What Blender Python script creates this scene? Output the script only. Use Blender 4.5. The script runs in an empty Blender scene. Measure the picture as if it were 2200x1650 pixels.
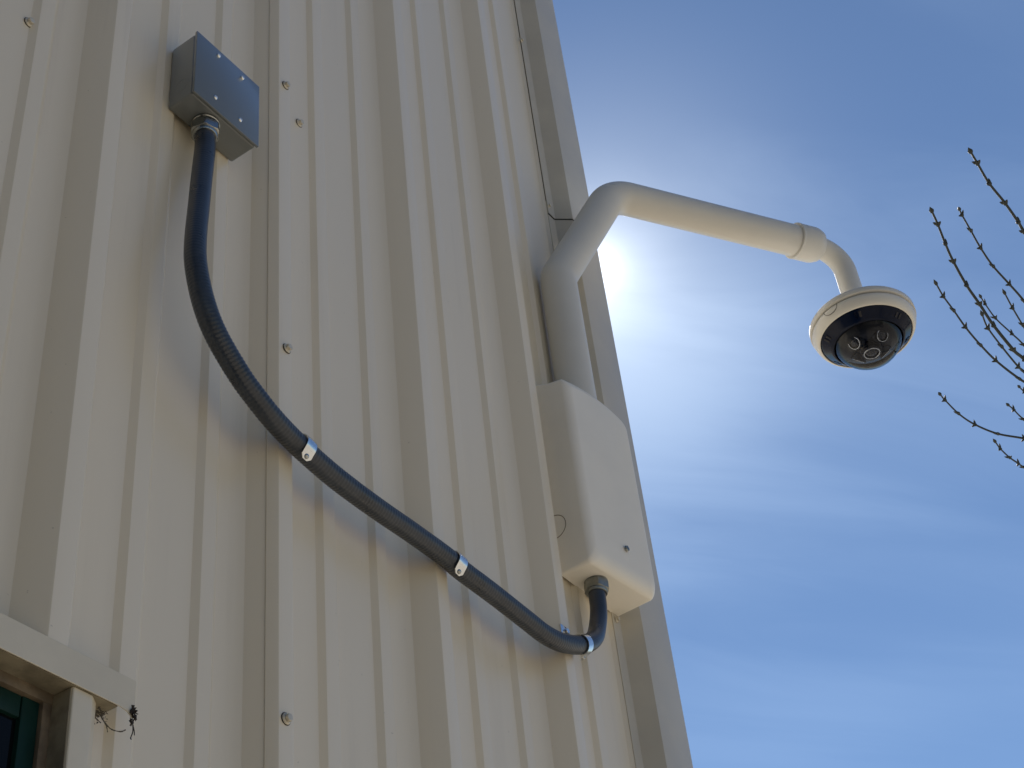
import bpy, bmesh, math, random
from mathutils import Vector, Matrix
random.seed(7)
S = bpy.context.scene
C = S.collection
rad = math.radians
H = 1.5                                   # camera height above the ground

# ------------------------------------------------------------------ camera, sky, sun, exposure
cd = bpy.data.cameras.new('camera')
cam = bpy.data.objects.new('camera', cd)
C.objects.link(cam)
right = Vector((0.57095486, -0.81549637, -0.09474297))
down = Vector((0.49123015, 0.43181012, -0.75646081))
fwd = Vector((0.65780202, 0.38536437, 0.64714048))
m = Matrix((right, -down, -fwd)).transposed().to_4x4()
m.translation = Vector((0, 0, H))
cam.matrix_world = m
cd.sensor_width = 36.0
cd.lens = 3402.85 / 2200 * 36.0
cd.clip_start = 0.05
cd.clip_end = 3000
S.camera = cam

SUN = Vector((0.6485, 0.3105, 0.6951)).normalized()
SUN_EL = math.asin(SUN.z)
SUN_AZ = math.atan2(SUN.x, SUN.y)

world = bpy.data.worlds.new('World')
S.world = world
world.use_nodes = True
wt = world.node_tree
wt.nodes.clear()

class NT:
    """tiny wrapper to write node trees compactly"""
    def __init__(s, tree): s.t = tree
    def n(s, kind, **kw):
        nd = s.t.nodes.new(kind)
        for k, v in kw.items():
            if k.startswith('i_'):
                nd.inputs[k[2:].replace('_', ' ')].default_value = v
            else:
                setattr(nd, k, v)
        return nd
    def put(s, src, sock):
        if isinstance(src, (int, float)): sock.default_value = src
        elif isinstance(src, (tuple, list)): sock.default_value = src
        else: s.t.links.new(src, sock)
    def math(s, op, a, b=None, clamp=False):
        nd = s.t.nodes.new('ShaderNodeMath'); nd.operation = op; nd.use_clamp = clamp
        s.put(a, nd.inputs[0])
        if b is not None: s.put(b, nd.inputs[1])
        return nd.outputs[0]
    def vmath(s, op, a, b=None):
        nd = s.t.nodes.new('ShaderNodeVectorMath'); nd.operation = op
        s.put(a, nd.inputs[0])
        if b is not None: s.put(b, nd.inputs[1])
        return nd.outputs[1] if op in ('DOT_PRODUCT', 'LENGTH') else nd.outputs[0]
    def mix(s, f, a, b, blend='MIX'):
        nd = s.t.nodes.new('ShaderNodeMix'); nd.data_type = 'RGBA'; nd.blend_type = blend
        s.put(f, nd.inputs[0]); s.put(a, nd.inputs[6]); s.put(b, nd.inputs[7])
        return nd.outputs[2]
    def noise(s, vec, scale, detail=4, rough=0.5, dist=0.0):
        nd = s.t.nodes.new('ShaderNodeTexNoise')
        nd.inputs['Scale'].default_value = scale; nd.inputs['Detail'].default_value = detail
        nd.inputs['Roughness'].default_value = rough; nd.inputs['Distortion'].default_value = dist
        if vec is not None: s.t.links.new(vec, nd.inputs['Vector'])
        return nd.outputs['Fac']
    def ramp(s, f, lo, hi, a=0.0, b=1.0):
        nd = s.t.nodes.new('ShaderNodeMapRange'); nd.interpolation_type = 'SMOOTHSTEP'
        s.put(f, nd.inputs[0]); s.put(lo, nd.inputs[1]); s.put(hi, nd.inputs[2]); s.put(a, nd.inputs[3]); s.put(b, nd.inputs[4])
        return nd.outputs[0]
    def mapping(s, vec, scale=(1, 1, 1), rot=(0, 0, 0), loc=(0, 0, 0)):
        nd = s.t.nodes.new('ShaderNodeMapping')
        nd.inputs['Scale'].default_value = scale; nd.inputs['Rotation'].default_value = rot; nd.inputs['Location'].default_value = loc
        s.t.links.new(vec, nd.inputs['Vector'])
        return nd.outputs[0]

w = NT(wt)
VX, VY = 25.795, 24.154                         # where the denser patches of the cirrus layer drift
out = w.n('ShaderNodeOutputWorld')
bg = w.n('ShaderNodeBackground')
bg.inputs['Strength'].default_value = 0.0737
sky = w.n('ShaderNodeTexSky', sky_type='NISHITA')
sky.sun_disc = False
sky.sun_elevation = SUN_EL
sky.sun_rotation = SUN_AZ
sky.altitude = 200
sky.air_density = 1.0
sky.dust_density = 0.0
sky.ozone_density = 4.0
tc = w.n('ShaderNodeTexCoord')
D = w.vmath('NORMALIZE', tc.outputs['Generated'])
# a thin veil of cirrus over the whole sky, on a flat layer high up; it scatters sunlight forwards
sep = w.n('ShaderNodeSeparateXYZ'); wt.links.new(D, sep.inputs[0])
zc = w.math('MAXIMUM', sep.outputs[2], 0.06)
comb = w.n('ShaderNodeCombineXYZ')
w.put(w.math('DIVIDE', sep.outputs[0], zc), comb.inputs[0])
w.put(w.math('DIVIDE', sep.outputs[1], zc), comb.inputs[1])
lay = w.mapping(comb.outputs[0], rot=(0, 0, rad(33)))
st1 = w.noise(w.mapping(lay, scale=(1.5, 6.0, 1)), 1.0, 7, 0.55, 0.8)
st2 = w.noise(w.mapping(lay, scale=(0.9, 1.6, 1), loc=(VX, VY, 0)), 1.5, 1, 0.5, 0.1)
veil = w.ramp(w.math('ADD', w.math('MULTIPLY', st1, 0.33), w.math('MULTIPLY', st2, 0.67)), 0.34, 0.66)
ct = w.vmath('DOT_PRODUCT', D, tuple(SUN))
om = w.math('SUBTRACT', 1.0, ct)
def lobe(k, g): return w.math('MULTIPLY', w.math('EXPONENT', w.math('MULTIPLY', om, -k)), g)
near = w.math('ADD', w.math('ADD', lobe(9000.0, 8.0), lobe(1400.0, 5.5)), lobe(170.0, 3.8))
wide = w.math('ADD', lobe(30.0, 2.4), 0.10)
an = w.math('MULTIPLY', near, w.math('ADD', w.math('MULTIPLY', veil, 0.3), 0.7))
aw = w.math('MULTIPLY', wide, w.math('ADD', w.math('MULTIPLY', veil, 0.95), 0.05))
cir = w.n('ShaderNodeCombineXYZ')
for i, (kn, kw_) in enumerate(((0.95, 0.80), (0.96, 0.94), (0.90, 1.02))):
    w.put(w.math('ADD', w.math('MULTIPLY', an, kn), w.math('MULTIPLY', aw, kw_)), cir.inputs[i])
skysum = w.mix(1.0, sky.outputs[0], cir.outputs[0], 'ADD')
wt.links.new(skysum, bg.inputs['Color'])
wt.links.new(bg.outputs[0], out.inputs['Surface'])

sl = bpy.data.lights.new('sun', 'SUN')
sl.energy = 5.0
sl.angle = rad(0.5)
sl.color = (1.0, 0.95, 0.88)
so = bpy.data.objects.new('sun', sl)
so.rotation_euler = SUN.to_track_quat('Z', 'Y').to_euler()
so.location = (20, 10, 25)
C.objects.link(so)

S.view_settings.view_transform = 'Standard'
S.view_settings.look = 'None'
S.view_settings.exposure = 0.50
S.view_settings.gamma = 1.0
S.view_settings.use_curve_mapping = False
S.render.engine = 'CYCLES'

# ------------------------------------------------------------------ materials
def mat(name, col, rough=0.5, metal=0.0, spec=0.5, bump=0.0, bscale=200.0, var=0.0, vscale=4.0, coat=0.0, fine=None):
    M = bpy.data.materials.new(name); M.use_nodes = True
    t = NT(M.node_tree)
    b = M.node_tree.nodes['Principled BSDF']
    b.inputs['Base Color'].default_value = (*col, 1)
    b.inputs['Roughness'].default_value = rough
    b.inputs['Metallic'].default_value = metal
    b.inputs['Specular IOR Level'].default_value = spec
    if coat: b.inputs['Coat Weight'].default_value = coat; b.inputs['Coat Roughness'].default_value = 0.18
    geo = t.n('ShaderNodeNewGeometry').outputs['Position']
    if var:
        f = t.noise(geo, vscale, 6, 0.6)
        c2 = tuple(max(0, c * (1 - var)) for c in col)
        c1 = tuple(min(1, c * (1 + var * 0.6)) for c in col)
        M.node_tree.links.new(t.mix(t.ramp(f, 0.3, 0.7), (*c2, 1), (*c1, 1)), b.inputs['Base Color'])
        M.node_tree.links.new(t.ramp(f, 0.2, 0.8, rough * 0.85, min(1, rough * 1.2)), b.inputs['Roughness'])
    if bump:
        nb = t.n('ShaderNodeBump'); nb.inputs['Strength'].default_value = bump; nb.inputs['Distance'].default_value = 0.001
        M.node_tree.links.new(t.noise(geo, bscale, 3, 0.6), nb.inputs['Height'])
        M.node_tree.links.new(nb.outputs[0], b.inputs['Normal'])
    return M

def wall_paint():
    M = bpy.data.materials.new('painted_steel_siding'); M.use_nodes = True
    t = NT(M.node_tree); L = M.node_tree.links
    b = M.node_tree.nodes['Principled BSDF']
    geo = t.n('ShaderNodeNewGeometry').outputs['Position']
    base = (0.73, 0.65, 0.508, 1)
    dirt = (0.50, 0.43, 0.33, 1)
    streak = t.noise(t.mapping(geo, scale=(26, 26, 1.1)), 1.0, 5, 0.6)
    blot = t.noise(geo, 3.0, 5, 0.6)
    f = t.math('MULTIPLY', t.ramp(streak, 0.5, 0.8), t.ramp(blot, 0.35, 0.7))
    c = t.mix(t.math('MULTIPLY', f, 0.42), base, dirt)
    speck = t.ramp(t.noise(geo, 160.0, 2, 0.5), 0.76, 0.80)
    c = t.mix(t.math('MULTIPLY', speck, 0.35), c, (0.22, 0.19, 0.14, 1))
    L.new(c, b.inputs['Base Color'])
    L.new(t.ramp(blot, 0.25, 0.75, 0.34, 0.42), b.inputs['Roughness'])
    b.inputs['IOR'].default_value = 1.6
    b.inputs['Coat Weight'].default_value = 0.45; b.inputs['Coat Roughness'].default_value = 0.22
    h = t.math('ADD', t.math('MULTIPLY', t.noise(t.mapping(geo, scale=(5, 5, 1.2)), 1.0, 2, 0.5), 3.0),
               t.math('MULTIPLY', t.noise(geo, 420.0, 2, 0.5), 0.05))
    nb = t.n('ShaderNodeBump'); nb.inputs['Strength'].default_value = 0.55; nb.inputs['Distance'].default_value = 0.0016
    L.new(h, nb.inputs['Height']); L.new(nb.outputs[0], b.inputs['Normal'])
    return M

M_WALL = wall_paint()
M_TRIM = mat('trim_paint', (0.65, 0.585, 0.455), 0.38, coat=0.4, var=0.08, vscale=7, bump=0.12, bscale=420)
M_WHITE = mat('white_powder_coat', (0.63, 0.62, 0.585), 0.40, bump=0.15, bscale=700, var=0.03, vscale=9)
M_BOXW = mat('white_box_paint', (0.84, 0.80, 0.72), 0.40, bump=0.15, bscale=700, var=0.03, vscale=9)
M_CORNER = mat('corner_trim_paint', (0.52, 0.475, 0.385), 0.40, coat=0.15, var=0.08, vscale=7, bump=0.12, bscale=420)
M_WHITEP = mat('white_plastic', (0.65, 0.64, 0.605), 0.36, bump=0.08, bscale=500, var=0.03, vscale=12)
M_JBOX = mat('grey_enamel', (0.128, 0.142, 0.146), 0.30, coat=1.0, bump=0.04, bscale=500, var=0.05, vscale=14)
M_ZINC = mat('zinc_plate', (0.40, 0.41, 0.40), 0.22, 1.0, bump=0.25, bscale=260, var=0.12, vscale=60)
M_DZINC = mat('dull_cast_zinc', (0.30, 0.31, 0.29), 0.42, 1.0, bump=0.4, bscale=260, var=0.25, vscale=60)
M_STRAP = mat('bright_strap_steel', (0.78, 0.80, 0.82), 0.20, 1.0, bump=0.2, bscale=120, var=0.08, vscale=80)
M_HOSE = mat('grey_pvc_jacket', (0.032, 0.040, 0.055), 0.30, spec=0.55, bump=0.2, bscale=350, var=0.2, vscale=30)
M_SCREW = mat('painted_screw', (0.60, 0.55, 0.45), 0.35, 0.3, var=0.15, vscale=200)
M_RUBBER = mat('black_rubber', (0.02, 0.02, 0.018), 0.7)
M_SEAL = mat('brown_sealant', (0.17, 0.13, 0.085), 0.7, bump=0.6, bscale=150, var=0.35, vscale=40)
M_GREEN = mat('dark_green_frame', (0.004, 0.027, 0.021), 0.5, spec=0.25, var=0.2, vscale=40, bump=0.1)
M_GLASSD = mat('dark_window_glass', (0.004, 0.005, 0.006), 0.08, spec=0.12)
M_BLACK = mat('smoked_plastic', (0.002, 0.006, 0.022), 0.14, spec=0.15)
M_BLACKM = mat('satin_black_plastic', (0.005, 0.007, 0.016), 0.36, spec=0.18)
M_LENS = mat('lens_glass', (0.002, 0.004, 0.014), 0.05, spec=0.35)
M_RINGM = mat('lens_ring_metal', (0.42, 0.42, 0.44), 0.22, 0.9)
M_BARK = mat('twig_bark', (0.020, 0.026, 0.024), 0.65, bump=0.6, bscale=160, var=0.3, vscale=30)
M_LEAF = mat('dry_leaf', (0.035, 0.024, 0.017), 0.8, var=0.5, vscale=120, bump=0.5)
M_WEB = mat('dusty_web', (0.10, 0.085, 0.065), 0.9, var=0.4, vscale=100)
M_GROUND = mat('pale_concrete', (0.38, 0.33, 0.255), 0.9, bump=1.0, bscale=60, var=0.25, vscale=1.5)
M_TRIMSHADE = mat('shaded_trim_paint', (0.27, 0.235, 0.165), 0.6, var=0.35, vscale=35, bump=0.3, bscale=300)  # trim paint darkened to paint in shade under head trim and inside jamb
M_ROOF = mat('roof_steel', (0.45, 0.43, 0.38), 0.45)

def clear_dome():
    M = bpy.data.materials.new('clear_polycarbonate'); M.use_nodes = True
    t = NT(M.node_tree); L = M.node_tree.links
    M.node_tree.nodes.clear()
    o = t.n('ShaderNodeOutputMaterial')
    tr = t.n('ShaderNodeBsdfTransparent'); tr.inputs[0].default_value = (0.82, 0.87, 0.94, 1)
    gl = t.n('ShaderNodeBsdfGlossy'); gl.inputs['Roughness'].default_value = 0.02
    fr = t.n('ShaderNodeFresnel'); fr.inputs[0].default_value = 1.33
    mx = t.n('ShaderNodeMixShader')
    L.new(fr.outputs[0], mx.inputs[0]); L.new(tr.outputs[0], mx.inputs[1]); L.new(gl.outputs[0], mx.inputs[2])
    L.new(mx.outputs[0], o.inputs[0])
    return M
M_DOME = clear_dome()

# ------------------------------------------------------------------ mesh helpers
def link_mesh(name, verts, faces, material, parent=None, smooth=True, angle=32):
    me = bpy.data.meshes.new(name)
    me.from_pydata([tuple(v) for v in verts], [], faces)
    me.validate()
    bm = bmesh.new(); bm.from_mesh(me)
    bmesh.ops.recalc_face_normals(bm, faces=bm.faces)
    bm.to_mesh(me); bm.free()
    return link_me(name, me, material, parent, smooth, angle)

def link_me(name, me, material, parent=None, smooth=True, angle=32):
    if smooth:
        me.shade_smooth()
        me.set_sharp_from_angle(angle=rad(angle))
    me.materials.append(material)
    o = bpy.data.objects.new(name, me)
    C.objects.link(o)
    if parent is not None:
        o.parent = parent
        r = parent
        off = Vector((0, 0, 0))
        while r is not None:
            off += r.location; r = r.parent
        me.transform(Matrix.Translation(-off))
    return o

def thing(name, label, cat, loc, group=None):
    o = bpy.data.objects.new(name, None)
    o.empty_display_size = 0.05
    C.objects.link(o)
    o.location = loc
    tag(o, label, cat, group)
    return o

def tag(o, label, cat, group=None):
    o['label'] = label; o['category'] = cat
    if group: o['group'] = group

def add(MB, verts, faces):
    n = len(MB[0]); MB[0].extend(verts); MB[1].extend([tuple(i + n for i in f) for f in faces])

def prism(poly, z0, z1):
    """closed XY polygon raised from z0 to z1"""
    n = len(poly)
    v = [(x, y, z0) for x, y in poly] + [(x, y, z1) for x, y in poly]
    f = [(i, (i + 1) % n, n + (i + 1) % n, n + i) for i in range(n)]
    f += [tuple(range(n - 1, -1, -1)), tuple(range(n, 2 * n))]
    return v, f

def sheet_prism(prof, t, z0, z1, axis='y'):
    """open XY profile of sheet metal, thickness t towards +y, as a strip of quads (no n-gons)"""
    n = len(prof)
    outer = prof; inner = [(x, y + t) for x, y in prof]
    v = []
    for z in (z0, z1):
        v += [(x, y, z) for x, y in outer] + [(x, y, z) for x, y in inner]
    f = []
    for i in range(n - 1):
        f.append((i, i + 1, 2 * n + i + 1, 2 * n + i))
        f.append((n + i, 3 * n + i, 3 * n + i + 1, n + i + 1))
        f.append((i, n + i, n + i + 1, i + 1))
        f.append((2 * n + i, 2 * n + i + 1, 3 * n + i + 1, 3 * n + i))
    f.append((0, 2 * n, 3 * n, n)); f.append((n - 1, 2 * n - 1, 4 * n - 1, 3 * n - 1))
    return v, f

def boxm(x0, x1, y0, y1, z0, z1, bev=0.0, seg=2):
    bm = bmesh.new()
    bmesh.ops.create_cube(bm, size=1)
    for v in bm.verts:
        v.co = Vector(((x0 + x1) / 2 + v.co.x * (x1 - x0), (y0 + y1) / 2 + v.co.y * (y1 - y0), (z0 + z1) / 2 + v.co.z * (z1 - z0)))
    if bev:
        bmesh.ops.bevel(bm, geom=bm.edges[:], offset=bev, segments=seg, profile=0.5, affect='EDGES')
    bm.verts.index_update()
    v = [tuple(q.co) for q in bm.verts]; f = [tuple(q.index for q in p.verts) for p in bm.faces]
    bm.free()
    return v, f

def catmull(P, step):
    P = [Vector(p) for p in P]
    Q = [P[0] * 2 - P[1]] + P + [P[-1] * 2 - P[-2]]
    res = []
    for i in range(1, len(Q) - 2):
        a, b, c, d = Q[i - 1], Q[i], Q[i + 1], Q[i + 2]
        n = max(2, int((c - b).length / step * 3))
        for k in range(n):
            t = k / n
            res.append(0.5 * ((2 * b) + (c - a) * t + (2 * a - 5 * b + 4 * c - d) * t * t + (-a + 3 * b - 3 * c + d) * t ** 3))
    res.append(P[-1])
    return resample(res, step)

def resample(pts, step):
    L = [0.0]
    for a, b in zip(pts, pts[1:]): L.append(L[-1] + (b - a).length)
    n = max(2, int(round(L[-1] / step)))
    out = []; j = 0
    for k in range(n + 1):
        s = L[-1] * k / n
        while j < len(L) - 2 and L[j + 1] < s: j += 1
        d = L[j + 1] - L[j]
        t = 0 if d < 1e-12 else (s - L[j]) / d
        out.append(pts[j].lerp(pts[j + 1], t))
    return out

def frames(pts):
    T = []
    for i in range(len(pts)):
        a = pts[max(0, i - 1)]; b = pts[min(len(pts) - 1, i + 1)]
        T.append((b - a).normalized())
    ref = Vector((0, -1, 0)) if abs(T[0].y) < 0.9 else Vector((1, 0, 0))
    n = (ref - T[0] * ref.dot(T[0])).normalized()
    out = []
    for t in T:
        n = (n - t * n.dot(t)).normalized()
        out.append((t, n, t.cross(n)))
    return out

def tube(pts, rfun, seg=24, caps=True):
    pts = [Vector(p) for p in pts]
    F = frames(pts)
    v, f = [], []
    for i, p in enumerate(pts):
        r = rfun(i) if callable(rfun) else rfun
        t, n, b = F[i]
        for k in range(seg):
            a = 2 * math.pi * k / seg
            v.append(tuple(p + n * (r * math.cos(a)) + b * (r * math.sin(a))))
    for i in range(len(pts) - 1):
        for k in range(seg):
            k2 = (k + 1) % seg
            f.append((i * seg + k, i * seg + k2, (i + 1) * seg + k2, (i + 1) * seg + k))
    if caps:
        f.append(tuple(range(seg - 1, -1, -1)))
        f.append(tuple(range((len(pts) - 1) * seg, len(pts) * seg)))
    return v, f

def bent(pts, radii, step=0.006):
    """polyline with circular fillets"""
    P = [Vector(p) for p in pts]
    out = [P[0]]
    for i in range(1, len(P) - 1):
        a = (P[i - 1] - P[i]).normalized(); b = (P[i + 1] - P[i]).normalized()
        ang = a.angle(b); r = radii[i - 1]
        d = r / math.tan(ang / 2)
        bis = (a + b).normalized(); c = P[i] + bis * (r / math.sin(ang / 2))
        s = P[i] + a * d; e = P[i] + b * d
        n = 12; u = s - c; w_ = e - c; th = u.angle(w_)
        for k in range(n + 1):
            t = k / n
            out.append(c + (u * math.sin((1 - t) * th) + w_ * math.sin(t * th)) / math.sin(th))
    out.append(P[-1])
    return out

def lathe(prof, org, axis=(0, 0, 1), seg=48, close=False):
    """prof: list of (r, h) along axis from org"""
    ax = Vector(axis).normalized(); org = Vector(org)
    u = ax.orthogonal().normalized(); w_ = ax.cross(u)
    v, f = [], []
    for r, h in prof:
        for k in range(seg):
            a = 2 * math.pi * k / seg
            v.append(tuple(org + ax * h + u * (r * math.cos(a)) + w_ * (r * math.sin(a))))
    n = len(prof)
    for i in range(n - 1):
        for k in range(seg):
            k2 = (k + 1) % seg
            f.append((i * seg + k, i * seg + k2, (i + 1) * seg + k2, (i + 1) * seg + k))
    if close:
        f.append(tuple(range(seg - 1, -1, -1))); f.append(tuple(range((n - 1) * seg, n * seg)))
    return v, f

def hexprism(org, axis, af, h0, h1, cham=0.12, phase=0.0):
    """hexagonal nut with chamfered corners, af = across flats"""
    ax = Vector(axis).normalized(); org = Vector(org)
    u = Vector((0, -1, 0)) if abs(ax.y) < 0.9 else Vector((1, 0, 0))
    u = (u - ax * u.dot(ax)).normalized(); w_ = ax.cross(u)
    R = af / 2 / math.cos(math.pi / 6)
    seg = 36
    v, f = [], []
    d = h1 - h0
    def hexr(a):
        a = (a + phase) % (math.pi / 3) - math.pi / 6
        return af / 2 / math.cos(a)
    rows = []
    for r_cap, h in ((af / 2 * 0.93, h0), (None, 'lo'), (None, 'hi'), (af / 2 * 0.93, h1)):
        for k in range(seg):
            a = 2 * math.pi * k / seg
            hr = hexr(a)
            if r_cap is not None: r = r_cap; hh = h
            else:
                r = hr
                ex = (hr - af / 2) * 0.65 + 0.0004
                hh = h0 + ex if h == 'lo' else h1 - ex
            v.append(tuple(org + ax * hh + u * (r * math.cos(a)) + w_ * (r * math.sin(a))))
    for i in range(3):
        for k in range(seg):
            k2 = (k + 1) % seg
            f.append((i * seg + k, i * seg + k2, (i + 1) * seg + k2, (i + 1) * seg + k))
    f.append(tuple(range(seg - 1, -1, -1))); f.append(tuple(range(3 * seg, 4 * seg)))
    return v, f

def off(q): return (q[0], q[1], q[2] + H)

# ------------------------------------------------------------------ ground
gv, gf = [], []
N = 24
for j in range(N + 1):
    for i in range(N + 1):
        sx = (i / N * 2 - 1); sy = (j / N * 2 - 1)
        gv.append((1500 * sx ** 3, 1500 * sy ** 3, 0.0))
for j in range(N):
    for i in range(N):
        gf.append((j * (N + 1) + i, j * (N + 1) + i + 1, (j + 1) * (N + 1) + i + 1, (j + 1) * (N + 1) + i))
g = link_mesh('ground', gv, gf, M_GROUND, smooth=False)
g['kind'] = 'structure'

# ------------------------------------------------------------------ the metal building
DW = 1.0059            # flat of the siding
RH = 0.0317            # height of a main rib
TOP = 8.5
bld = thing('metal_building', 'cream steel-sided building with vertical ribbed wall panels and corner trim', 'building', (1.0, DW, 0))

def rib_profile(k0, k1, start=None, proud=0.0):
    """outer face points (x, y) of one ribbed panel from the rib k0 to the rib k1"""
    pts = []
    for k in range(k0, k1 + 1):
        b = 0.7741 + 0.3048 * k
        one = [(b - 0.024, 0), (b - 0.014, 0.0007), (b - 0.006, 0.0023), (b + 0.0005, 0.0056), (b + 0.0232, 0.0302), (b + 0.0255, RH),
               (b + 0.0470, RH), (b + 0.0489, 0.0313), (b + 0.0504, 0.0303), (b + 0.0515, 0.0288), (b + 0.0735, 0.0022), (b + 0.0765, 0.0)]
        if k == k0 and start is None:
            one = [(b + 0.0330, RH)] + one[6:]
        if k == k0 and start is not None:
            one = [(b + 0.0232 * start, 0.0302 * start + 0.002)] + one[4:]
        if k == k1:
            one = one[:6] + [(b + 0.0420, RH)]
        pts += one
        if k < k1:
            pts += [(b + 0.1268, 0), (b + 0.1276, 0.0004), (b + 0.1338, 0.0062), (b + 0.1346, 0.0066), (b + 0.1548, 0.0066), (b + 0.1564, 0.0063), (b + 0.1578, 0.0054), (b + 0.1638, 0.0004), (b + 0.1646, 0)]
            pts += [(b + 0.2300, 0), (b + 0.2308, 0.0004), (b + 0.2370, 0.0062), (b + 0.2378, 0.0066), (b + 0.2563, 0.0066), (b + 0.2579, 0.0063), (b + 0.2593, 0.0054), (b + 0.2652, 0.0004), (b + 0.2660, 0)]
    return [(x, DW - h - proud) for x, h in pts]

def clip(prof, lo, hi):
    res = []
    for (x0, y0), (x1, y1) in zip(prof, prof[1:]):
        if x1 <= lo or x0 >= hi: continue
        if x0 < lo: y0 = y0 + (y1 - y0) * (lo - x0) / (x1 - x0); x0 = lo
        if x1 > hi: y1 = y0 + (y1 - y0) * (hi - x0) / (x1 - x0); x1 = hi
        if not res or abs(res[-1][0] - x0) > 1e-7: res.append((x0, y0))
        res.append((x1, y1))
    return res

WX0, WX1, WZ0, WZ1 = -0.62, 0.855, H - 0.75, H + 0.752
def panel(prof, parts):
    v, f = [], []
    for lo, hi, z0, z1 in parts:
        p = clip(prof, lo, hi)
        if len(p) > 1: add((v, f), *sheet_prism(p, 0.0009, z0, z1))
    return link_mesh('wall_panel', v, f, M_WALL, bld, angle=20)
# panel with the window edge, lapped by the panel to its right on the rib's left flank
pA = rib_profile(-2, 1)
panel(pA, [(-9, WX1, WZ1, TOP), (-9, WX1, 0.02, WZ0), (WX1, 9, 0.02, TOP)])
pB = rib_profile(1, 4, start=0.66, proud=0.0016)
panel(pB, [(-9, 2.03, 0.02, TOP)])
pL = rib_profile(-5, -2, start=0.66, proud=0.0016)
panel(pL, [(-9, WX0, 0.02, TOP), (WX0, 9, WZ1, TOP), (WX0, 9, 0.02, WZ0)])
pL2 = rib_profile(-8, -5)
panel(pL2, [(-9, 9, 0.02, TOP)])

# corner trim in two lengths, lapped; lip on the siding, bevel, flat face, return round the corner
XC, YC = 2.0600, 0.9695
def corner(z0, z1, e):
    prof = [(1.9245 , 0.9978 - e), (1.9260, 0.9972 - e), (1.9430, 0.9970 - e), (1.9455, 0.9960 - e), (1.9665, 0.9715 - e), (1.9685, YC - e),
            (XC - 0.0025 , YC - e), (XC - 0.0007 + e, YC + 0.0006 - e), (XC + e, YC + 0.0025), (XC + e, 1.12), (XC - 0.02 + e, 1.14), (XC - 0.02 + e, 1.16)]
    n = len(prof)
    v = []; f = []
    inner = []
    for i, (x, y) in enumerate(prof):
        dx = 0.0009 if i >= 7 else 0.0
        inner.append((x - dx, y + (0.0009 if i <= 8 else 0)))
    for z in (z0, z1):
        v += [(x, y, z) for x, y in prof] + [(x, y, z) for x, y in inner]
    for i in range(n - 1):
        f += [(i, i + 1, 2 * n + i + 1, 2 * n + i), (n + i, 3 * n + i, 3 * n + i + 1, n + i + 1), (i, n + i, n + i + 1, i + 1), (2 * n + i, 2 * n + i + 1, 3 * n + i + 1, 3 * n + i)]
    f += [(0, 2 * n, 3 * n, n), (n - 1, 2 * n - 1, 4 * n - 1, 3 * n - 1)]
    return link_mesh('corner_trim', v, f, M_CORNER, bld, angle=24)
corner(0.02, H + 2.2990, 0.0)
corner(H + 2.2627, TOP, 0.0018)
sm = corner(H + 2.2600, H + 2.2640, 0.0011)  # added dark strip that draws the dark gap under the lap
sm.name = 'seam_dark_strip'; sm.data.materials.clear(); sm.data.materials.append(M_RUBBER)

v, f = boxm(1.9248, 1.9420, 0.9979, 0.9997, 0.03, TOP)
link_mesh('butyl_tape', v, f, M_RUBBER, bld, smooth=False)

# rest of the shell, out of sight but closed: gable wall, back, far end, floor-to-roof
def simple(name, x0, x1, y0, y1, z0, z1, m_):
    v, f = boxm(x0, x1, y0, y1, z0, z1)
    return link_mesh(name, v, f, m_, bld, smooth=False)
LX = 0.7741 - 0.3048 * 8 + 0.033
simple('gable_wall', 2.0, 2.0385, 1.02, 9.0, 0.0, TOP, M_WALL)
simple('back_wall', LX, 2.0385, 9.0, 9.04, 0.0, TOP, M_WALL)
simple('far_wall', LX - 0.04, LX, 0.98, 9.04, 0.0, TOP, M_WALL)
rv = [(LX - 0.1, 0.965, TOP), (XC + 0.0, 0.965, TOP), (XC, 5, TOP + 0.25), (LX - 0.1, 5, TOP + 0.25), (XC, 9.1, TOP), (LX - 0.1, 9.1, TOP)]
rv += [(x, y, z + 0.03) for x, y, z in rv]
rf = [(0, 3, 2, 1), (3, 5, 4, 2), (6, 7, 8, 9), (9, 8, 10, 11), (0, 1, 7, 6), (5, 11, 10, 4), (1, 2, 8, 7), (2, 4, 10, 8), (0, 6, 9, 3), (3, 9, 11, 5)]
link_mesh('roof', rv, rf, M_ROOF, bld, smooth=False)
simple('wall_liner', LX, 2.0, 1.035, 1.045, WZ1 + 0.02, TOP, M_RUBBER)

# sheet-metal screws
def screw_mesh():
    v, f = [], []
    add((v, f), *lathe([(0.0001, -0.0012), (0.0066, -0.0010), (0.0068, -0.0004), (0.0060, 0.0010), (0.0050, 0.0016), (0.0001, 0.0017)], (0, 0, 0), (0, -1, 0), 24))
    add((v, f), *hexprism((0, 0, 0), (0, -1, 0), 0.0078, 0.0012, 0.0056))
    return v, f
sv, sf = screw_mesh()
wv, wf = lathe([(0.0001, 0.0), (0.0070, 0.0), (0.0073, 0.0006), (0.0069, 0.0013), (0.0001, 0.0013)], (0, 0, 0), (0, -1, 0), 24)
def screw(x, y, z, scale=1.0, rot=0.0, tilt=0.0, washer=True):
    o = link_mesh('screw', sv, sf, M_SCREW, None, angle=25)
    o.parent = bld
    o.location = Vector((x, y - (0.0013 if washer else 0.0005), z)) - bld.location
    o.rotation_euler = (tilt, rot, tilt * 0.6)
    o.scale = (scale,) * 3
    if washer:
        q = link_mesh('rubber_washer', wv, wf, M_RUBBER, None)
        q.parent = o; q.location = (0, 0.0013, 0)
    return o
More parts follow.
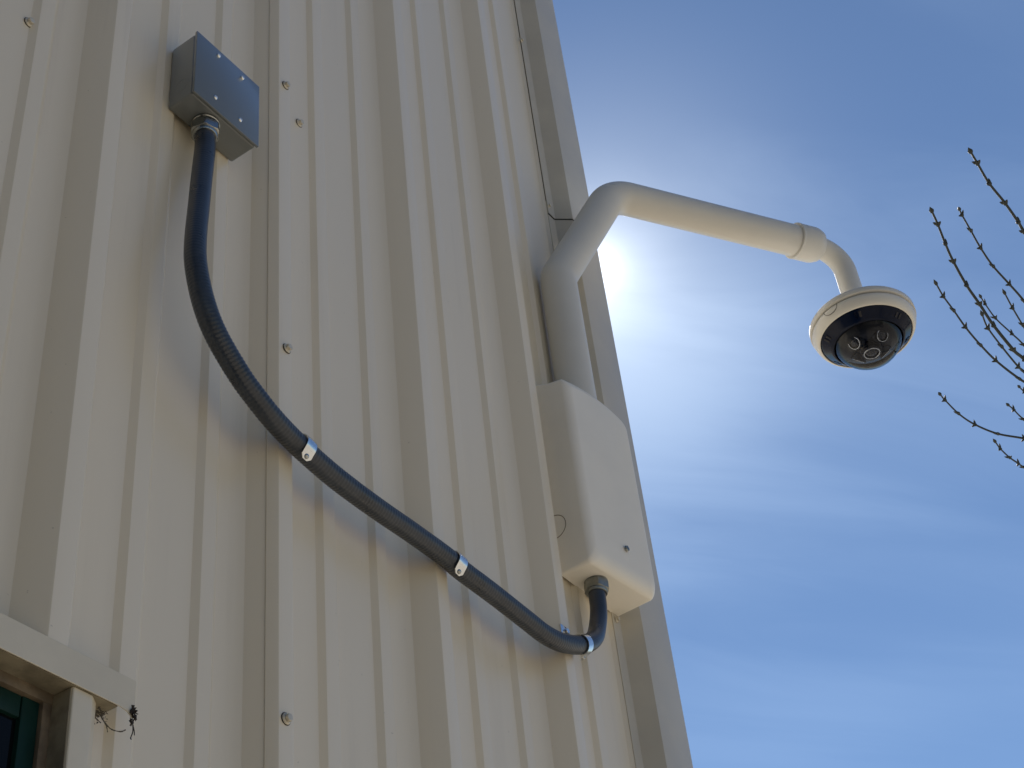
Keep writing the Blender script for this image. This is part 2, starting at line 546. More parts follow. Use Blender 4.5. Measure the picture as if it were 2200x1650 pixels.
for (x, y, z, r, t) in ((1.1178, DW - RH - 0.0016, H + 1.8566, 0.2, 0.06), (1.1183, DW - RH - 0.0016, H + 1.3395, 0.5, -0.03), (1.1150, DW - RH - 0.0016, H + 0.8207, 0.9, 0.05),
                        (1.1845, DW - 0.0016, H + 1.8574, 0.1, 0.10), (0.6975, DW, H + 1.5927, 0.4, 0.05)):
    screw(x, y, z, 1.0, r, t)
for (x, z) in ((1.9350, H + 1.3300), (1.9290, H + 2.2870), (1.9255, H + 2.8150)):
    screw(x, 0.9960, z, 0.80, 0.3, 0.05, washer=False)

# the window: head and jamb trim, sealant, green frame and dark pane
win = bpy.data.objects.new('window', None); C.objects.link(win); win.parent = bld
win.location = Vector((0.1, DW, H)) - bld.location
ZL, ZT = H + 0.7454, H + 0.7782
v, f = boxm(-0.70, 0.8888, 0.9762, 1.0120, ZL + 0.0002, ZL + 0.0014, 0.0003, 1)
link_mesh('soffit', v, f, M_TRIMSHADE, win)
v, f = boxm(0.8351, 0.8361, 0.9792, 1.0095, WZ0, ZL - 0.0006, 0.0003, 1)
link_mesh('jamb_return', v, f, M_TRIMSHADE, win)
v, f = boxm(-0.70, 0.8892, 0.9742, 1.0120, ZL + 0.0016, ZT, 0.0016, 2)
add((v, f), *boxm(-0.70, 0.9070, 0.9733, 0.9745, ZL - 0.0002, ZT + 0.0004, 0.0004, 1))
# a crimped corner of the lip that curls down past the end of the soffit
add((v, f), [(0.888, 0.9733, ZL), (0.8985, 0.9735, ZL - 0.0016), (0.9055, 0.9738, ZL - 0.0060), (0.9066, 0.9737, ZL + 0.002), (0.888, 0.9744, ZL), (0.8985, 0.9746, ZL - 0.0016), (0.9055, 0.9749, ZL - 0.0060), (0.9066, 0.9748, ZL + 0.002)],
    [(0, 1, 2, 3), (4, 7, 6, 5), (0, 4, 5, 1), (1, 5, 6, 2), (2, 6, 7, 3)])
link_mesh('head_trim', v, f, M_TRIM, win, angle=28)
def jamb(sx):
    m_ = [(0.8359, 1.0095), (0.8359, 0.9790), (0.8365, 0.9776), (0.8375, 0.9770), (0.8580, 0.9770), (0.8596, 0.9774), (0.8707, 0.9850), (0.8707, 1.0095)]
    if sx < 0: m_ = [(0.235 - x, y) for x, y in reversed(m_)]
    v, f = prism(m_, WZ0 - 0.01, ZL - 0.0004)
    return link_mesh('jamb_trim', v, f, M_TRIM, win, angle=24)
jamb(1); jamb(-1)
v, f = boxm(-0.6000, 0.8352, 1.0005, 1.0110, ZL - 0.0105, ZL + 0.0008, 0.0012)
add((v, f), *boxm(0.8248, 0.8352, 1.0012, 1.0108, WZ0, ZL - 0.0100, 0.0012))
link_mesh('sealant', v, f, M_SEAL, win)
v, f = boxm(0.8058, 0.8252, 1.0062, 1.0400, WZ0, ZL - 0.0085, 0.0012)
link_mesh('stile', v, f, M_GREEN, win)
v, f = boxm(-0.59, -0.5706, 1.0062, 1.0400, WZ0, ZL - 0.0085, 0.0012)
link_mesh('stile', v, f, M_GREEN, win)
v, f = boxm(-0.57, 0.8052, 1.0072, 1.0400, ZL - 0.0315, ZL - 0.0090, 0.0012)
link_mesh('rail', v, f, M_GREEN, win)
v, f = boxm(-0.57, 0.8052, 1.0072, 1.0400, WZ0, WZ0 + 0.03, 0.0012)
link_mesh('rail', v, f, M_GREEN, win)
v, f = boxm(-0.57, 0.8057, 1.0120, 1.0180, WZ0 + 0.03, ZL - 0.0315)
link_mesh('pane', v, f, M_GLASSD, win, smooth=False)
v, f = boxm(-0.70, 0.89, 0.9742, 1.0120, WZ0 - 0.045, WZ0 - 0.0105, 0.0016)
link_mesh('sill_trim', v, f, M_TRIM, win)

# ------------------------------------------------------------------ grey junction box
JX0, JX1, JZ0, JZ1, JYB, JYF = 0.9185, 1.0385, H + 1.6365, H + 1.7600, 0.9990, 0.9558
jb = thing('junction_box', 'square dark grey steel junction box with four cover screws, high on the wall', 'junction box', ((JX0 + JX1) / 2, JYB, JZ0))
v, f = boxm(JX0, JX1, JYF, JYB, JZ0, JZ1, 0.0035, 3)
link_mesh('box_body', v, f, M_JBOX, jb)
# cover plate with a small turned lip
v, f = boxm(JX0 - 0.0014, JX1 + 0.0014, JYF - 0.0046, JYF - 0.0004, JZ0 - 0.0012, JZ1 + 0.0014, 0.0013, 2)
link_mesh('cover_plate', v, f, M_JBOX, jb)
for x, z in ((0.9583, 1.7490), (1.0050, 1.7475), (0.9554, 1.6582), (1.0026, 1.6569)):
    v, f = lathe([(0.0001, 0.0022), (0.0014, 0.0022), (0.0027, 0.0015), (0.0035, 0.0005), (0.0036, -0.0002)], (x, JYF - 0.0046, z + H), (0, -1, 0), 20)
    add((v, f), *boxm(x - 0.0026, x + 0.0026, JYF - 0.0070, JYF - 0.0066, z + H - 0.0004, z + H + 0.0004))
    link_mesh('cover_screw', v, f, M_STRAP, jb)
v, f = lathe([(0.0001, -0.0008), (0.0105, -0.0008), (0.0110, 0.0002)], (JX0, 0.976, JZ0 + 0.03), (-1, 0, 0), 28)
link_mesh('knockout', v, f, M_JBOX, jb)

# ------------------------------------------------------------------ flexible conduit with its two connectors
RC = 0.01345
CP = [(0.9660, 0.9775, 1.6080), (0.9655, 0.9760, 1.5835), (0.9580, 0.9715, 1.5220), (0.9505, 0.9665, 1.4629), (0.9392, 0.9580, 1.3800), (0.9395, 0.9548, 1.3340), (0.9500, 0.9505, 1.2820),
      (0.9702, 0.9490, 1.2455), (1.0061, 0.9480, 1.2117), (1.0340, 0.9478, 1.1945), (1.0675, 0.9490, 1.1812), (1.1124, 0.9540, 1.1760), (1.1690, 0.9555, 1.1689), (1.2170, 0.9560, 1.1660),
      (1.2790, 0.9562, 1.1652), (1.3335, 0.9562, 1.1660), (1.4060, 0.9562, 1.1650), (1.4414, 0.9562, 1.1612), (1.5133, 0.9562, 1.1585), (1.5920, 0.9562, 1.1535), (1.6375, 0.9562, 1.1510),
      (1.6830, 0.9562, 1.1580), (1.7415, 0.9580, 1.1815), (1.7885, 0.9630, 1.2150), (1.8130, 0.9668, 1.2500), (1.8262, 0.9680, 1.2851), (1.8310, 0.9690, 1.3180)]
CP = [Vector((a, b, c + H)) for a, b, c in CP]
con = thing('flexible_conduit', 'dark grey flexible conduit curving down the wall from junction box to camera mount', 'conduit', CP[0])
cpts = catmull(CP, 0.0013)
CLEN = 0.0013 * len(cpts)
def crad(i):
    s = i * 0.0013
    e_ = CLEN - s
    k_ = min(1.0, max(0.12, (e_ - 0.10) / 0.05)) * (0.30 + 0.70 * min(1.0, max(0.0, (s - 0.15) / 0.40)))    # the jacket is stretched smooth near the ends
    rib = 0.00034 * k_ * math.cos(2 * math.pi * s / 0.0050)
    return RC + rib + 0.00012 * math.sin(s * 23.0)
v, f = tube(cpts, crad, 28)
link_mesh('jacket', v, f, M_HOSE, con, angle=80)
def connector(p, up, m_body, m_nut):
    c = bpy.data.objects.new('connector', None); C.objects.link(c); c.parent = con; c.location = Vector(p) - con.location
    v, f = lathe([(0.0145, 0.0), (0.0182, 0.0), (0.0186, -0.0012), (0.0186, -0.0044), (0.0178, -0.0054), (0.0166, -0.0058), (0.0166, -0.0075), (0.0145, -0.0080)], p, up, 40)
    link_mesh('collar', v, f, m_body, c)
    v, f = hexprism(p, [-q for q in up], 0.0352, 0.0066, 0.0230, phase=0.25)
    link_mesh('compression_nut', v, f, m_nut, c, angle=30)
    v, f = lathe([(0.0165, -0.0225), (0.0166, -0.0262), (0.0158, -0.0276), (0.0142, -0.0279), (0.0139, -0.0262), (0.0138, -0.0225)], p, up, 40)
    link_mesh('nut_lip', v, f, m_nut, c)
connector((0.9668, 0.9780, JZ0), (0.02, 0.0, 1.0), M_ZINC, M_ZINC)
connector((1.8335, 0.9690, H + 1.3440), (0.06, 0.0, 1.0), M_DZINC, M_DZINC)

# one-hole straps
def strap(idx, a_from, a_to, tabdir, label):
    i = min(range(len(cpts)), key=lambda k: (cpts[k] - Vector(idx)).length)
    p = cpts[i]; t = (cpts[i + 3] - cpts[i - 3]).normalized()
    o_ = Vector((0, -1, 0)); o_ = (o_ - t * o_.dot(t)).normalized()      # away from the wall
    u_ = t.cross(o_);  u_ = u_ if u_.z > 0 else -u_                       # up, across the conduit
    st = thing('conduit_strap', label, 'conduit strap', p, 'steel straps holding the conduit')
    wd = 0.0082; th = 0.0013; r = RC + 0.0016
    path = []
    for k in range(15):
        a = rad(a_from + (a_to - a_from) * k / 14)
        path.append((o_ * math.cos(a) + u_ * math.sin(a)) * r)
    e = rad(a_to); tan = (o_ * -math.sin(e) + u_ * math.cos(e)) * (1 if a_to > a_from else -1)
    nrm = (o_ * math.cos(e) + u_ * math.sin(e))
    for q in (0.004, 0.009, 0.0135): path.append(path[14] + tan * q + nrm * (0.0010 * (q / 0.0135)))
    v, f = [], []
    n = len(path)
    for k, q in enumerate(path):
        a = path[max(0, k - 1)]; b = path[min(n - 1, k + 1)]
        tg = (b - a).normalized(); nn = t.cross(tg); nn = nn if nn.dot(q) > 0 else -nn
        ww = wd if k < n - 1 else wd * 0.45
        for s_, h_ in ((-1, 0), (1, 0), (1, 1), (-1, 1)):
            v.append(tuple(p + q + t * (ww * s_) + nn * (th * h_)))
    for k in range(n - 1):
        for j in range(4):
            j2 = (j + 1) % 4
            f.append((k * 4 + j, k * 4 + j2, k * 4 + 4 + j2, k * 4 + 4 + j))
    f += [(3, 2, 1, 0), tuple(range(n * 4 - 4, n * 4))]
    link_mesh('band', v, f, M_STRAP, st, angle=35)
    sp = p + path[-2] + nrm * th
    v, f = lathe([(0.0001, 0.0020), (0.0016, 0.0019), (0.0028, 0.0012), (0.0034, 0.0002), (0.0034, -0.0004)], sp, nrm, 18)
    link_mesh('strap_screw', v, f, M_ZINC, st)
    return st, p, t, o_, u_
strap((1.1240, 0.955, H + 1.1745), 150, -36, 1, 'bright steel strap with screw on the conduit, nearest the junction box')
strap((1.4270, 0.955, H + 1.1635), 150, -36, 1, 'bright steel strap with screw midway along the conduit')
st3, p3, t3, o3, u3 = strap((1.7370, 0.957, H + 1.1800), 170, -75, 1, 'bright steel strap at the conduit bend below the camera mount box')
bz = Vector((1.7180, 0.9730, H + 1.2000))
v, f = boxm(bz.x - 0.007, bz.x + 0.008, bz.y - 0.0012, bz.y + 0.0004, bz.z - 0.008, bz.z + 0.010, 0.0005)
add((v, f), *hexprism(bz + Vector((0.005, -0.0012, 0.001)), (0, -1, 0), 0.0080, 0.0, 0.0045))
link_mesh('strap_ear', v, f, M_STRAP, st3)

# ------------------------------------------------------------------ camera mount: wall box, bent pipe, collar, drop pipe
BX0, BX1, BYB, BYF, BZ0, BZ1 = 1.7800, 1.9455, 0.9990, 0.9180, H + 1.3400, H + 1.7000
mount = thing('camera_mount', 'white wall mount box with thick bent pipe arm reaching out past the building corner', 'camera mount', ((BX0 + BX1) / 2, BYB, BZ0))
def box_row(y, d, rb_, rt, lift):
    """outline of the box at depth y: inset d, bottom corner radius rb_, top corner radius rt, top raised by lift"""
    x0, x1, z0, z1 = BX0 + d * 0.9, BX1 - d * 0.8, BZ0 + d * 1.7, BZ1 + 0.010 - d * 0.6 + lift
    pts = []
    def arc_(cx, cz, r, a0, a1, n=7):
        for k in range(n):
            a = rad(a0 + (a1 - a0) * k / (n - 1))
            pts.append((cx + r * math.cos(a), y, cz + r * math.sin(a)))
    arc_(x0 + rb_, z0 + rb_, rb_, 180, 270)
    arc_(x1 - rb_, z0 + rb_, rb_, 270, 360)
    arc_(x1 - rt, z1 - 0.012 - rt, rt, 0, 68)
    for k in range(1, 10):                      # the shallow arch of the top edge
        t = k / 10
        a = pts[-k]; 
        ax = x1 - rt + rt * math.cos(rad(68)); bx = x0 + rt * 0.45
        az = z1 - 0.012 - rt + rt * math.sin(rad(68)); bz_ = z1 - 0.009
        x = ax + (bx - ax) * t
        pts.append((x, y, az + (bz_ - az) * t + 0.0125 * 4 * t * (1 - t) * 0.8))
    arc_(x0 + rt * 0.45, z1 - 0.009 - rt * 0.45, rt * 0.45, 90, 180)
    return [(x, BYB - (BYB - y) * (1 - 0.25 * (BX1 - x) / (BX1 - BX0)), z) for x, y, z in pts]   # the face leans out towards the corner
rows = [box_row(BYB, 0, 0.0035, 0.010, 0.024), box_row(BYB - 0.03, 0, 0.006, 0.016, 0.016)]
FR = 0.0165
for k in range(0, 9):
    th = rad(90 * k / 8)
    rows.append(box_row(BYF + FR * (1 - math.sin(th)), FR * (1 - math.cos(th)), 0.0085 + 0.006 * math.sin(th), 0.022 - 0.004 * math.sin(th), 0.012 * (1 - 0.9 * math.sin(th))))
nr = len(rows[0])
v = [p for r in rows for p in r]
f = [(i * nr + k, i * nr + (k + 1) % nr, (i + 1) * nr + (k + 1) % nr, (i + 1) * nr + k) for i in range(len(rows) - 1) for k in range(nr)]
f += [tuple(range(nr - 1, -1, -1)), tuple(range((len(rows) - 1) * nr, len(rows) * nr))]
mbox = link_mesh('mount_box', v, f, M_BOXW, mount, angle=40)
# the cover-screw hole is really cut
hx, hz = 1.8700, H + 1.4000
hv, hf = lathe([(0.0060, -0.008), (0.0060, 0.004)], (hx, BYF, hz), (0, -1, 0), 24, close=True)
cut = link_mesh('cutter', hv, hf, M_WHITE, mount, smooth=False)
bo = mbox.modifiers.new('hole', 'BOOLEAN'); bo.object = cut; bo.operation = 'DIFFERENCE'; bo.solver = 'EXACT'
dg = bpy.context.evaluated_depsgraph_get()
nm = bpy.data.meshes.new_from_object(mbox.evaluated_get(dg))
mbox.modifiers.clear(); mbox.data = nm
bpy.data.objects.remove(cut)
nm.shade_smooth(); nm.set_sharp_from_angle(angle=rad(40))
v, f = lathe([(0.0001, 0.0012), (0.0016, 0.0012), (0.0018, 0.0022), (0.0044, 0.0020), (0.0054, 0.0)], (hx, BYF + 0.0068, hz), (0, -1, 0), 20)
link_mesh('cover_screw', v, f, M_DZINC, mount)
v, f = boxm(BX0 + 0.004, BX1 - 0.004, BYB - 0.0002, BYB + 0.0022, BZ0 + 0.004, BZ1 - 0.01, 0.0005)
link_mesh('back_plate', v, f, M_WHITE, mount)
# half-round knockout on the left side
kc = Vector((BX0, BYB, H + 1.4290)); kr = 0.0215
kp = [Vector((BX0 - 0.0001, BYB + kr * math.cos(rad(a)), kc.z + kr * math.sin(rad(a)))) for a in range(92, 269, 8)]
v, f = tube(kp, 0.0006, 6)
link_mesh('knockout', v, f, M_SEAL, mount)

A0 = Vector((1.8586, 0.9645, H + 1.62)); B1 = Vector((1.8586, 0.9645, H + 2.0120)); B2 = Vector((1.9857, 0.8854, H + 2.2884)); E1 = Vector((2.3708, 0.6631, H + 2.3131))
ad = (E1 - B2).normalized()
AE = E1 - ad * 0.004
pp = bent([A0, B1, B2, AE], [0.058, 0.074])
v, f = tube(pp, 0.0336, 48)
link_mesh('pipe_arm', v, f, M_WHITE, mount, angle=50)
CS = E1 - ad * 0.006
v, f = lathe([(0.0335, 0.0), (0.0376, 0.0), (0.0388, 0.0012), (0.0388, 0.0052), (0.0382, 0.0062), (0.0383, 0.0068), (0.0383, 0.0440), (0.0375, 0.0490), (0.0335, 0.0600), (0.0305, 0.0625), (0.0001, 0.0630)], CS, ad, 56)
link_mesh('pipe_collar', v, f, M_WHITE, mount, angle=40)
# elbow and drop pipe
DC = Vector((2.4688, 0.6082, 0))
hz_ = (Vector((ad.x, ad.y, 0))).normalized()
P0 = CS + ad * 0.055
top = Vector((DC.x, DC.y, P0.z + ad.z * 0.06))
P0 = top - ad * (Vector((top.x - P0.x, top.y - P0.y, 0)).length)
dp = bent([P0, top, Vector((DC.x, DC.y, H + 2.112))], [0.056])
v, f = tube(dp, 0.0232, 40)
link_mesh('drop_pipe', v, f, M_WHITE, mount, angle=50)

# ------------------------------------------------------------------ the dome camera
FZ = H + 2.103
dome = thing('dome_camera', 'white dome security camera hanging from the pipe arm, clear bubble with dark lenses', 'security camera', (DC.x, DC.y, FZ))
O = (DC.x, DC.y, 0)
v, f = lathe([(0.0001, FZ + 0.030), (0.030, FZ + 0.030), (0.036, FZ + 0.026), (0.060, FZ + 0.0225), (0.098, FZ + 0.0175), (0.1055, FZ + 0.0150), (0.1085, FZ + 0.0110), (0.1088, FZ + 0.0030), (0.1080, FZ + 0.0006), (0.1060, FZ), (0.0001, FZ)], O, (0, 0, 1), 96)
link_mesh('mounting_cap', v, f, M_WHITEP, dome, angle=40)
v, f = lathe([(0.0985, FZ - 0.0036), (0.1040, FZ - 0.0038), (0.1056, FZ - 0.0046), (0.1060, FZ - 0.0058), (0.1048, FZ - 0.0120), (0.1022, FZ - 0.0190), (0.0990, FZ - 0.0240), (0.0962, FZ - 0.0266), (0.0940, FZ - 0.0268), (0.0932, FZ - 0.0250), (0.0930, FZ - 0.0200)], O, (0, 0, 1), 96)
link_mesh('housing', v, f, M_WHITEP, dome, angle=50)
v, f = lathe([(0.0995, FZ + 0.0002), (0.0995, FZ - 0.0040)], O, (0, 0, 1), 64)
link_mesh('gap_dark_ring', v, f, M_RUBBER, dome)  # added dark ring that darkens the gap line between cap and housing
v, f = lathe([(0.0935, FZ - 0.0215), (0.0925, FZ - 0.0262), (0.0890, FZ - 0.0292), (0.0830, FZ - 0.0345), (0.0760, FZ - 0.0412), (0.0722, FZ - 0.0452), (0.0702, FZ - 0.0455), (0.0695, FZ - 0.0400)], O, (0, 0, 1), 96)
link_mesh('bezel', v, f, M_BLACK, dome, angle=60)
# infrared windows set round the bezel
for k in range(6):
    a = rad(60 * k + 12)
    for s_ in (-1, 1):
        aa = a + s_ * 0.055
        q = []
        for rr, zz in ((0.0885, FZ - 0.0302), (0.0800, FZ - 0.0379)):
            for da in (-0.028, 0.028):
                q.append((DC.x + rr * math.cos(aa + da), DC.y + rr * math.sin(aa + da), zz))
        q2 = [(x, y, z - 0.0010) for x, y, z in q]
        link_mesh('infrared_window', q + q2, [(0, 1, 3, 2), (4, 6, 7, 5), (0, 4, 5, 1), (1, 5, 7, 3), (3, 7, 6, 2), (2, 6, 4, 0)], M_LENS, dome, smooth=False)
ka = rad(165.0)
kp = []
for a in range(180, 361, 12):
    da = 0.16 * math.cos(rad(a)); dz = 0.013 * math.sin(rad(a))
    z = -0.0040 + dz
    rr = 0.1063 - (abs(z) - 0.004) * 0.19
    kp.append((DC.x + rr * math.cos(ka + da), DC.y + rr * math.sin(ka + da), FZ + z))
v, f = tube([Vector(p) for p in kp], 0.00055, 6)
link_mesh('knockout', v, f, M_RUBBER, dome)
# bubble: spherical cap
rb, hb, z0 = 0.0695, 0.0520, FZ - 0.0405
RS = (rb * rb + hb * hb) / (2 * hb); zc_ = z0 - hb + RS
prof = []
a0 = math.asin(rb / RS)
for k in range(0, 19):
    a = a0 * (1 - k / 18)
    prof.append((max(0.0002, RS * math.sin(a)), zc_ - RS * math.cos(a)))
v, f = lathe(prof, O, (0, 0, 1), 96)
link_mesh('clear_bubble', v, f, M_DOME, dome, angle=80)
# inside: dark carrier and camera modules
v, f = lathe([(0.0690, FZ - 0.0395), (0.0620, FZ - 0.0430), (0.0560, FZ - 0.0500), (0.0400, FZ - 0.0545), (0.0001, FZ - 0.0550)], O, (0, 0, 1), 64)
link_mesh('carrier', v, f, M_BLACKM, dome, angle=40)
def lens_unit(base, axis, r, L):
    ax = Vector(axis).normalized(); base = Vector(base)
    v, f = lathe([(r * 1.05, -0.012), (r * 1.05, L * 0.55), (r, L * 0.60), (r, L * 0.92), (r * 0.93, L), (r * 0.72, L), (r * 0.66, L - 0.003), (0.0002, L - 0.0035)], base, ax, 40)
    o = link_mesh('camera_module', v, f, M_BLACKM, dome, angle=40)
    v, f = lathe([(r * 0.71, L + 0.0002), (r * 0.74, L + 0.0007), (r * 0.79, L + 0.0007), (r * 0.82, L + 0.0001)], base, ax, 40)
    q = link_mesh('lens_ring', v, f, M_RINGM, None)
    q.parent = o; q.data.transform(Matrix.Translation(-dome.location))
    v, f = lathe([(r * 0.66, L - 0.0028), (r * 0.5, L - 0.0008), (r * 0.25, L + 0.0003), (0.0002, L + 0.0006)], base, ax, 40)
    q = link_mesh('lens', v, f, M_LENS, None)
    q.parent = o; q.data.transform(Matrix.Translation(-dome.location))
for k in range(4):
    a = rad(62 + 90 * k)
    d = Vector((math.cos(a), math.sin(a), 0))
    lens_unit(Vector((DC.x, DC.y, FZ - 0.0440)) + d * 0.026, d * 0.75 + Vector((0, 0, -0.66)), 0.0165, 0.020)
lens_unit((DC.x, DC.y, FZ - 0.0530), (0, 0, -1), 0.0205, 0.0190)

# ------------------------------------------------------------------ dry scraps and web under the head trim
lf = thing('leaf_scrap', 'dried dark brown leaf scrap dangling from the right end of the window head trim', 'leaf scrap', (0.9052, 0.974, ZL))
v, f = [], []
for k in range(40):
    t = k / 39
    c = Vector((0.9045 + 0.0018 * math.sin(t * 5), 0.9725, ZL + 0.002 - 0.017 * t))
    s_ = 0.0046 * (1 - t * 0.6)
    ps = [c + Vector((random.uniform(-1, 1), random.uniform(-0.7, 0.7), random.uniform(-1.2, 1.2))) * s_ for _ in range(4)]
    add((v, f), [tuple(p) for p in ps], [(0, 1, 2), (0, 2, 3), (0, 3, 1), (1, 3, 2)])
add((v, f), *tube(catmull([(0.9052, 0.9725, ZL - 0.013), (0.9052, 0.9720, ZL - 0.020), (0.9030, 0.9715, ZL - 0.0265), (0.9022, 0.9713, ZL - 0.0285), (0.9034, 0.9713, ZL - 0.0290)], 0.001), 0.00055, 8))
add((v, f), *tube(catmull([(0.9055, 0.9725, ZL - 0.014), (0.9068, 0.9720, ZL - 0.019), (0.9072, 0.9718, ZL - 0.0232)], 0.001), 0.00045, 8))
link_mesh('crumpled_blade', v, f, M_LEAF, lf, smooth=False)
wb = thing('cobweb', 'dusty cobweb with bits of dirt strung below the window head trim', 'cobweb', (0.885, 0.985, ZL - 0.008))
v, f = [], []
def strand(P, r):
    P = [Vector(p) for p in P]
    add((v, f), *tube(catmull(P, 0.0012), lambda i: r * (0.6 + 0.8 * random.random()), 6))
strand([(0.8722, 0.9880, ZL - 0.006), (0.8780, 0.9870, ZL - 0.008), (0.8830, 0.9850, ZL - 0.0150), (0.8885, 0.9820, ZL - 0.0205), (0.8960, 0.9780, ZL - 0.0215), (0.9000, 0.9760, ZL - 0.0190)], 0.0006)
strand([(0.8725, 0.9890, ZL - 0.010), (0.8770, 0.9880, ZL - 0.0135), (0.8800, 0.9870, ZL - 0.0155)], 0.0005)
strand([(0.8810, 0.9900, ZL - 0.0005), (0.8818, 0.9880, ZL - 0.0090), (0.8850, 0.9850, ZL - 0.0175), (0.8860, 0.9840, ZL - 0.0235)], 0.0005)
strand([(0.8738, 0.9900, ZL - 0.0030), (0.8800, 0.9890, ZL - 0.0045), (0.8830, 0.9880, ZL - 0.0020)], 0.0006)
for k in range(60):
    c = Vector((random.uniform(0.8725, 0.8850), random.uniform(0.984, 0.990), ZL - abs(random.gauss(0, 0.006)) - 0.002))
    s_ = random.uniform(0.0005, 0.0019)
    ps = [c + Vector((random.uniform(-1, 1), random.uniform(-1, 1), random.uniform(-1, 1))) * s_ for _ in range(4)]
    add((v, f), [tuple(p) for p in ps], [(0, 1, 2), (0, 2, 3), (0, 3, 1), (1, 3, 2)])
link_mesh('web_strands', v, f, M_WEB, wb, smooth=False)

# ------------------------------------------------------------------ unseen evergreens added left of and behind the camera to block the low sky
M_SKYBLOCK = mat('sky_block_foliage', (0.048, 0.046, 0.028), 0.8, var=0.5, vscale=2.0)
rng = random.Random(11)
v, f = [], []
for (cx, cy, rr, hh) in ((-5.8, -3.2, 3.2, 13.0), (-8.5, 1.5, 3.2, 13.0), (-6.0, -8.0, 3.4, 14.0), (-2.6, -12.0, 3.2, 13.0), (-10.5, -4.0, 3.6, 15.0), (-5.4, 0.2, 2.4, 10.0)):
    add((v, f), *lathe([(0.24, -0.1), (0.18, hh * 0.5), (0.03, hh * 0.97)], (cx, cy, 0), (0, 0, 1), 8))
    for k in range(3600):
        t = rng.random() ** 1.25
        z = 0.35 + t * (hh - 0.35)
        R_ = rr * (1 - t) ** 0.8 * (0.82 + 0.18 * math.sin(z * 5.1 + cx))
        a = rng.uniform(0, 2 * math.pi)
        q = R_ * math.sqrt(rng.uniform(0.12, 1.0))
        p = Vector((cx + q * math.cos(a), cy + q * math.sin(a), z - 0.25 * q))
        d = Vector((math.cos(a), math.sin(a), -0.45)).normalized() * rng.uniform(0.18, 0.42)
        sd = Vector((-math.sin(a), math.cos(a), rng.uniform(-0.5, 0.5))).normalized() * rng.uniform(0.06, 0.15)
        add((v, f), [tuple(p - sd), tuple(p + sd), tuple(p + d)], [(0, 1, 2)])
me = bpy.data.meshes.new('sky_block_trees'); me.from_pydata(v, [], f); me.materials.append(M_SKYBLOCK)
ev = bpy.data.objects.new('sky_block_trees', me); C.objects.link(ev); ev['kind'] = 'stuff'

# ------------------------------------------------------------------ the bare tree
TW = [
  [(3.154,0.361,4.570),(3.203,0.362,4.565),(3.270,0.362,4.544),(3.342,0.353,4.522),(3.412,0.348,4.500),(3.458,0.349,4.499),(3.585,0.340,4.422),(3.758,0.336,4.295)],
  [(3.304,0.464,4.541),(3.339,0.468,4.549),(3.398,0.470,4.535),(3.458,0.472,4.519),(3.527,0.469,4.497),(3.604,0.456,4.472),(3.675,0.446,4.453),(3.810,0.424,4.375),(3.972,0.406,4.267)],
  [(3.353,0.542,4.629),(3.404,0.548,4.621),(3.468,0.558,4.597),(3.528,0.565,4.578),(3.608,0.567,4.541),(3.679,0.564,4.518),(3.757,0.561,4.486),(3.851,0.548,4.445),(3.906,0.538,4.441),(4.018,0.509,4.391),(4.192,0.458,4.291)],
  [(3.320,0.595,4.354),(3.372,0.598,4.346),(3.429,0.596,4.335),(3.497,0.593,4.314),(3.567,0.585,4.294),(3.640,0.572,4.275),(3.727,0.544,4.249),(3.819,0.505,4.225),(3.976,0.432,4.154)],
  [(3.502,0.527,4.395),(3.543,0.529,4.399),(3.604,0.526,4.384),(3.675,0.511,4.367),(3.737,0.500,4.357),(3.852,0.478,4.300),(4.005,0.435,4.216)],
  [(3.383,0.522,4.240),(3.434,0.529,4.231),(3.505,0.524,4.208),(3.581,0.515,4.183),(3.622,0.511,4.189),(3.724,0.481,4.150),(3.880,0.429,4.069)],
  [(3.486,0.462,4.357),(3.542,0.465,4.344),(3.606,0.466,4.325),(3.709,0.464,4.268),(3.865,0.444,4.168)],
  [(3.736,0.555,4.233),(3.775,0.553,4.240),(3.851,0.532,4.222),(3.983,0.471,4.171)],
  [(3.591,0.578,4.088),(3.632,0.575,4.095),(3.686,0.568,4.090),(3.770,0.538,4.069),(3.911,0.457,4.020)],
  [(3.570,0.735,4.201),(3.610,0.736,4.207),(3.676,0.726,4.192),(3.741,0.708,4.184),(3.816,0.671,4.175),(3.892,0.619,4.175),(3.973,0.565,4.172),(4.113,0.474,4.130)],
  [(3.569,0.640,3.982),(3.612,0.641,3.983),(3.663,0.636,3.981),(3.710,0.628,3.984),(3.750,0.624,3.992),(3.826,0.588,3.982),(3.969,0.491,3.941)],
]
RT = [0.0056, 0.0042, 0.0056, 0.0042, 0.0036, 0.0042, 0.0040, 0.0036, 0.0036, 0.0040, 0.0036]
tree = thing('bare_tree', 'bare leafless tree with thin dark budded twigs curving up into the right edge', 'tree', (5.2, -0.9, 0))
limb_pts = catmull([(5.2, -0.9, 2.4), (4.85, -0.45, 3.05), (4.45, 0.05, 3.55), (4.12, 0.36, 3.92), (4.00, 0.42, 4.12)], 0.04)
nl = len(limb_pts)
v, f = tube(limb_pts, lambda i: 0.055 - 0.043 * i / nl, 12)
link_mesh('limb', v, f, M_BARK, tree, angle=70)
tp = catmull([(5.2, -0.9, -0.1), (5.22, -0.88, 0.6), (5.17, -0.93, 1.5), (5.2, -0.9, 2.4), (5.3, -1.0, 3.6), (5.5, -1.15, 5.0), (5.6, -1.4, 6.4)], 0.08)
nt = len(tp)
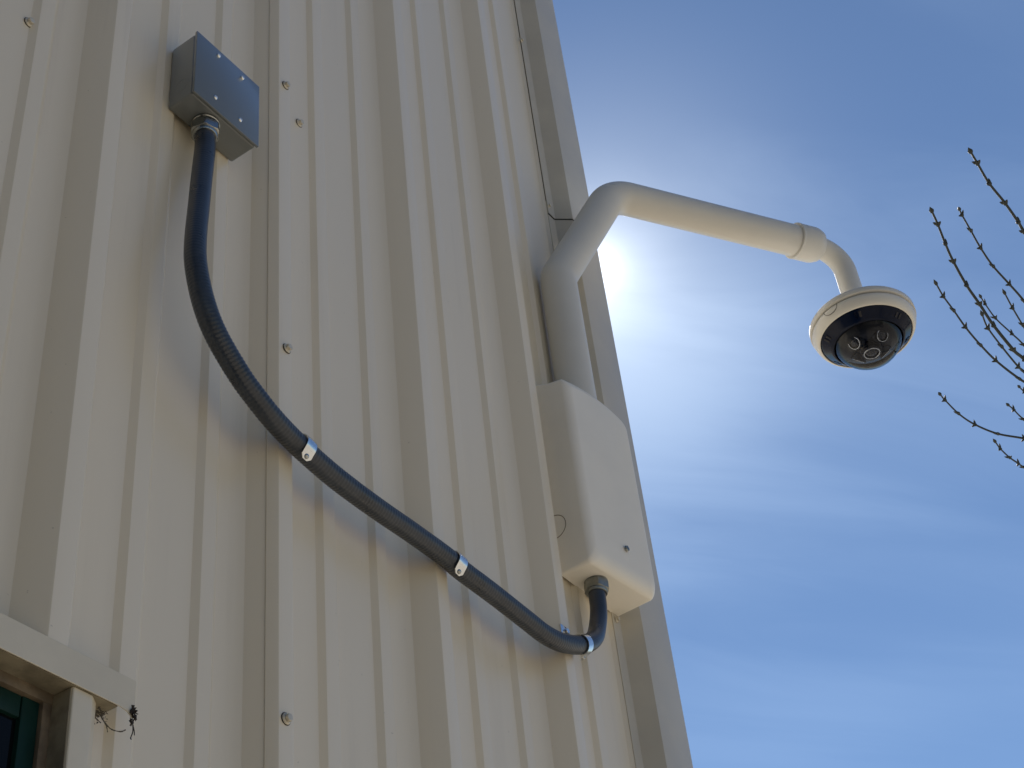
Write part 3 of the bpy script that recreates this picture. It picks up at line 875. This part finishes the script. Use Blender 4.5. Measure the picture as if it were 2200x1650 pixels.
v, f = tube(tp, lambda i: (0.15 if i > 2 else 0.19) * (1 - 0.85 * i / nt) + 0.006 * math.sin(i * 1.7), 14)
link_mesh('trunk', v, f, M_BARK, tree, angle=70)
for k, (a, b, c) in enumerate((((5.24, -0.94, 3.0), (5.9, -1.3, 4.0), (6.5, -1.5, 5.3)), ((5.2, -0.9, 2.8), (4.9, -1.7, 3.6), (4.9, -2.4, 4.6)), ((5.3, -1.0, 3.7), (5.9, -0.6, 4.6), (6.4, -0.5, 5.6)))):
    lp = catmull([a, b, c], 0.06); q = len(lp)
    v, f = tube(lp, lambda i: 0.045 - 0.038 * i / q, 10)
    link_mesh('limb', v, f, M_BARK, tree, angle=70)
for P, r in zip(TW, RT):
    r *= 0.86
    P = [Vector(p) for p in P]
    e = P[-1]
    j = min(range(nl), key=lambda k: (limb_pts[k] - e - Vector((0.12, -0.12, -0.12))).length)
    path = catmull(P + [limb_pts[j]], 0.006)
    nodes = P[:-2]
    n_ = len(path)
    v, f = tube(path, lambda i: r * (0.62 + 0.7 * min(1.0, i * 0.006 / 0.9)), 10)
    for q, nd in enumerate(nodes):
        i = min(range(n_), key=lambda k: (path[k] - nd).length)
        t = (path[min(n_ - 1, i + 1)] - path[max(0, i - 1)]).normalized()
        s1 = t.orthogonal().normalized(); s1 = (Matrix.Rotation(q * 1.57 + r * 900, 3, t) @ s1)
        rr = r * 1.15
        if q == 0:
            add((v, f), *lathe([(0.0002, 0.016), (rr * 0.55, 0.010), (rr * 1.25, 0.002), (rr * 1.1, -0.004), (rr * 0.6, -0.008)], path[0], -t, 8))
        else:
            add((v, f), *lathe([(r * 0.7, -0.008), (r * 1.35, -0.002), (r * 1.35, 0.003), (r * 0.7, 0.008)], path[i], t, 8))
            for sg in (-1, 1):
                ax = (s1 * sg * 0.8 - t * 0.75).normalized()
                add((v, f), *lathe([(rr * 0.5, -0.002), (rr * 0.85, 0.004), (rr * 0.55, 0.009), (0.0002, 0.0135)], path[i] + s1 * sg * r * 0.5, ax, 7))
    link_mesh('twig', v, f, M_BARK, tree, angle=60)
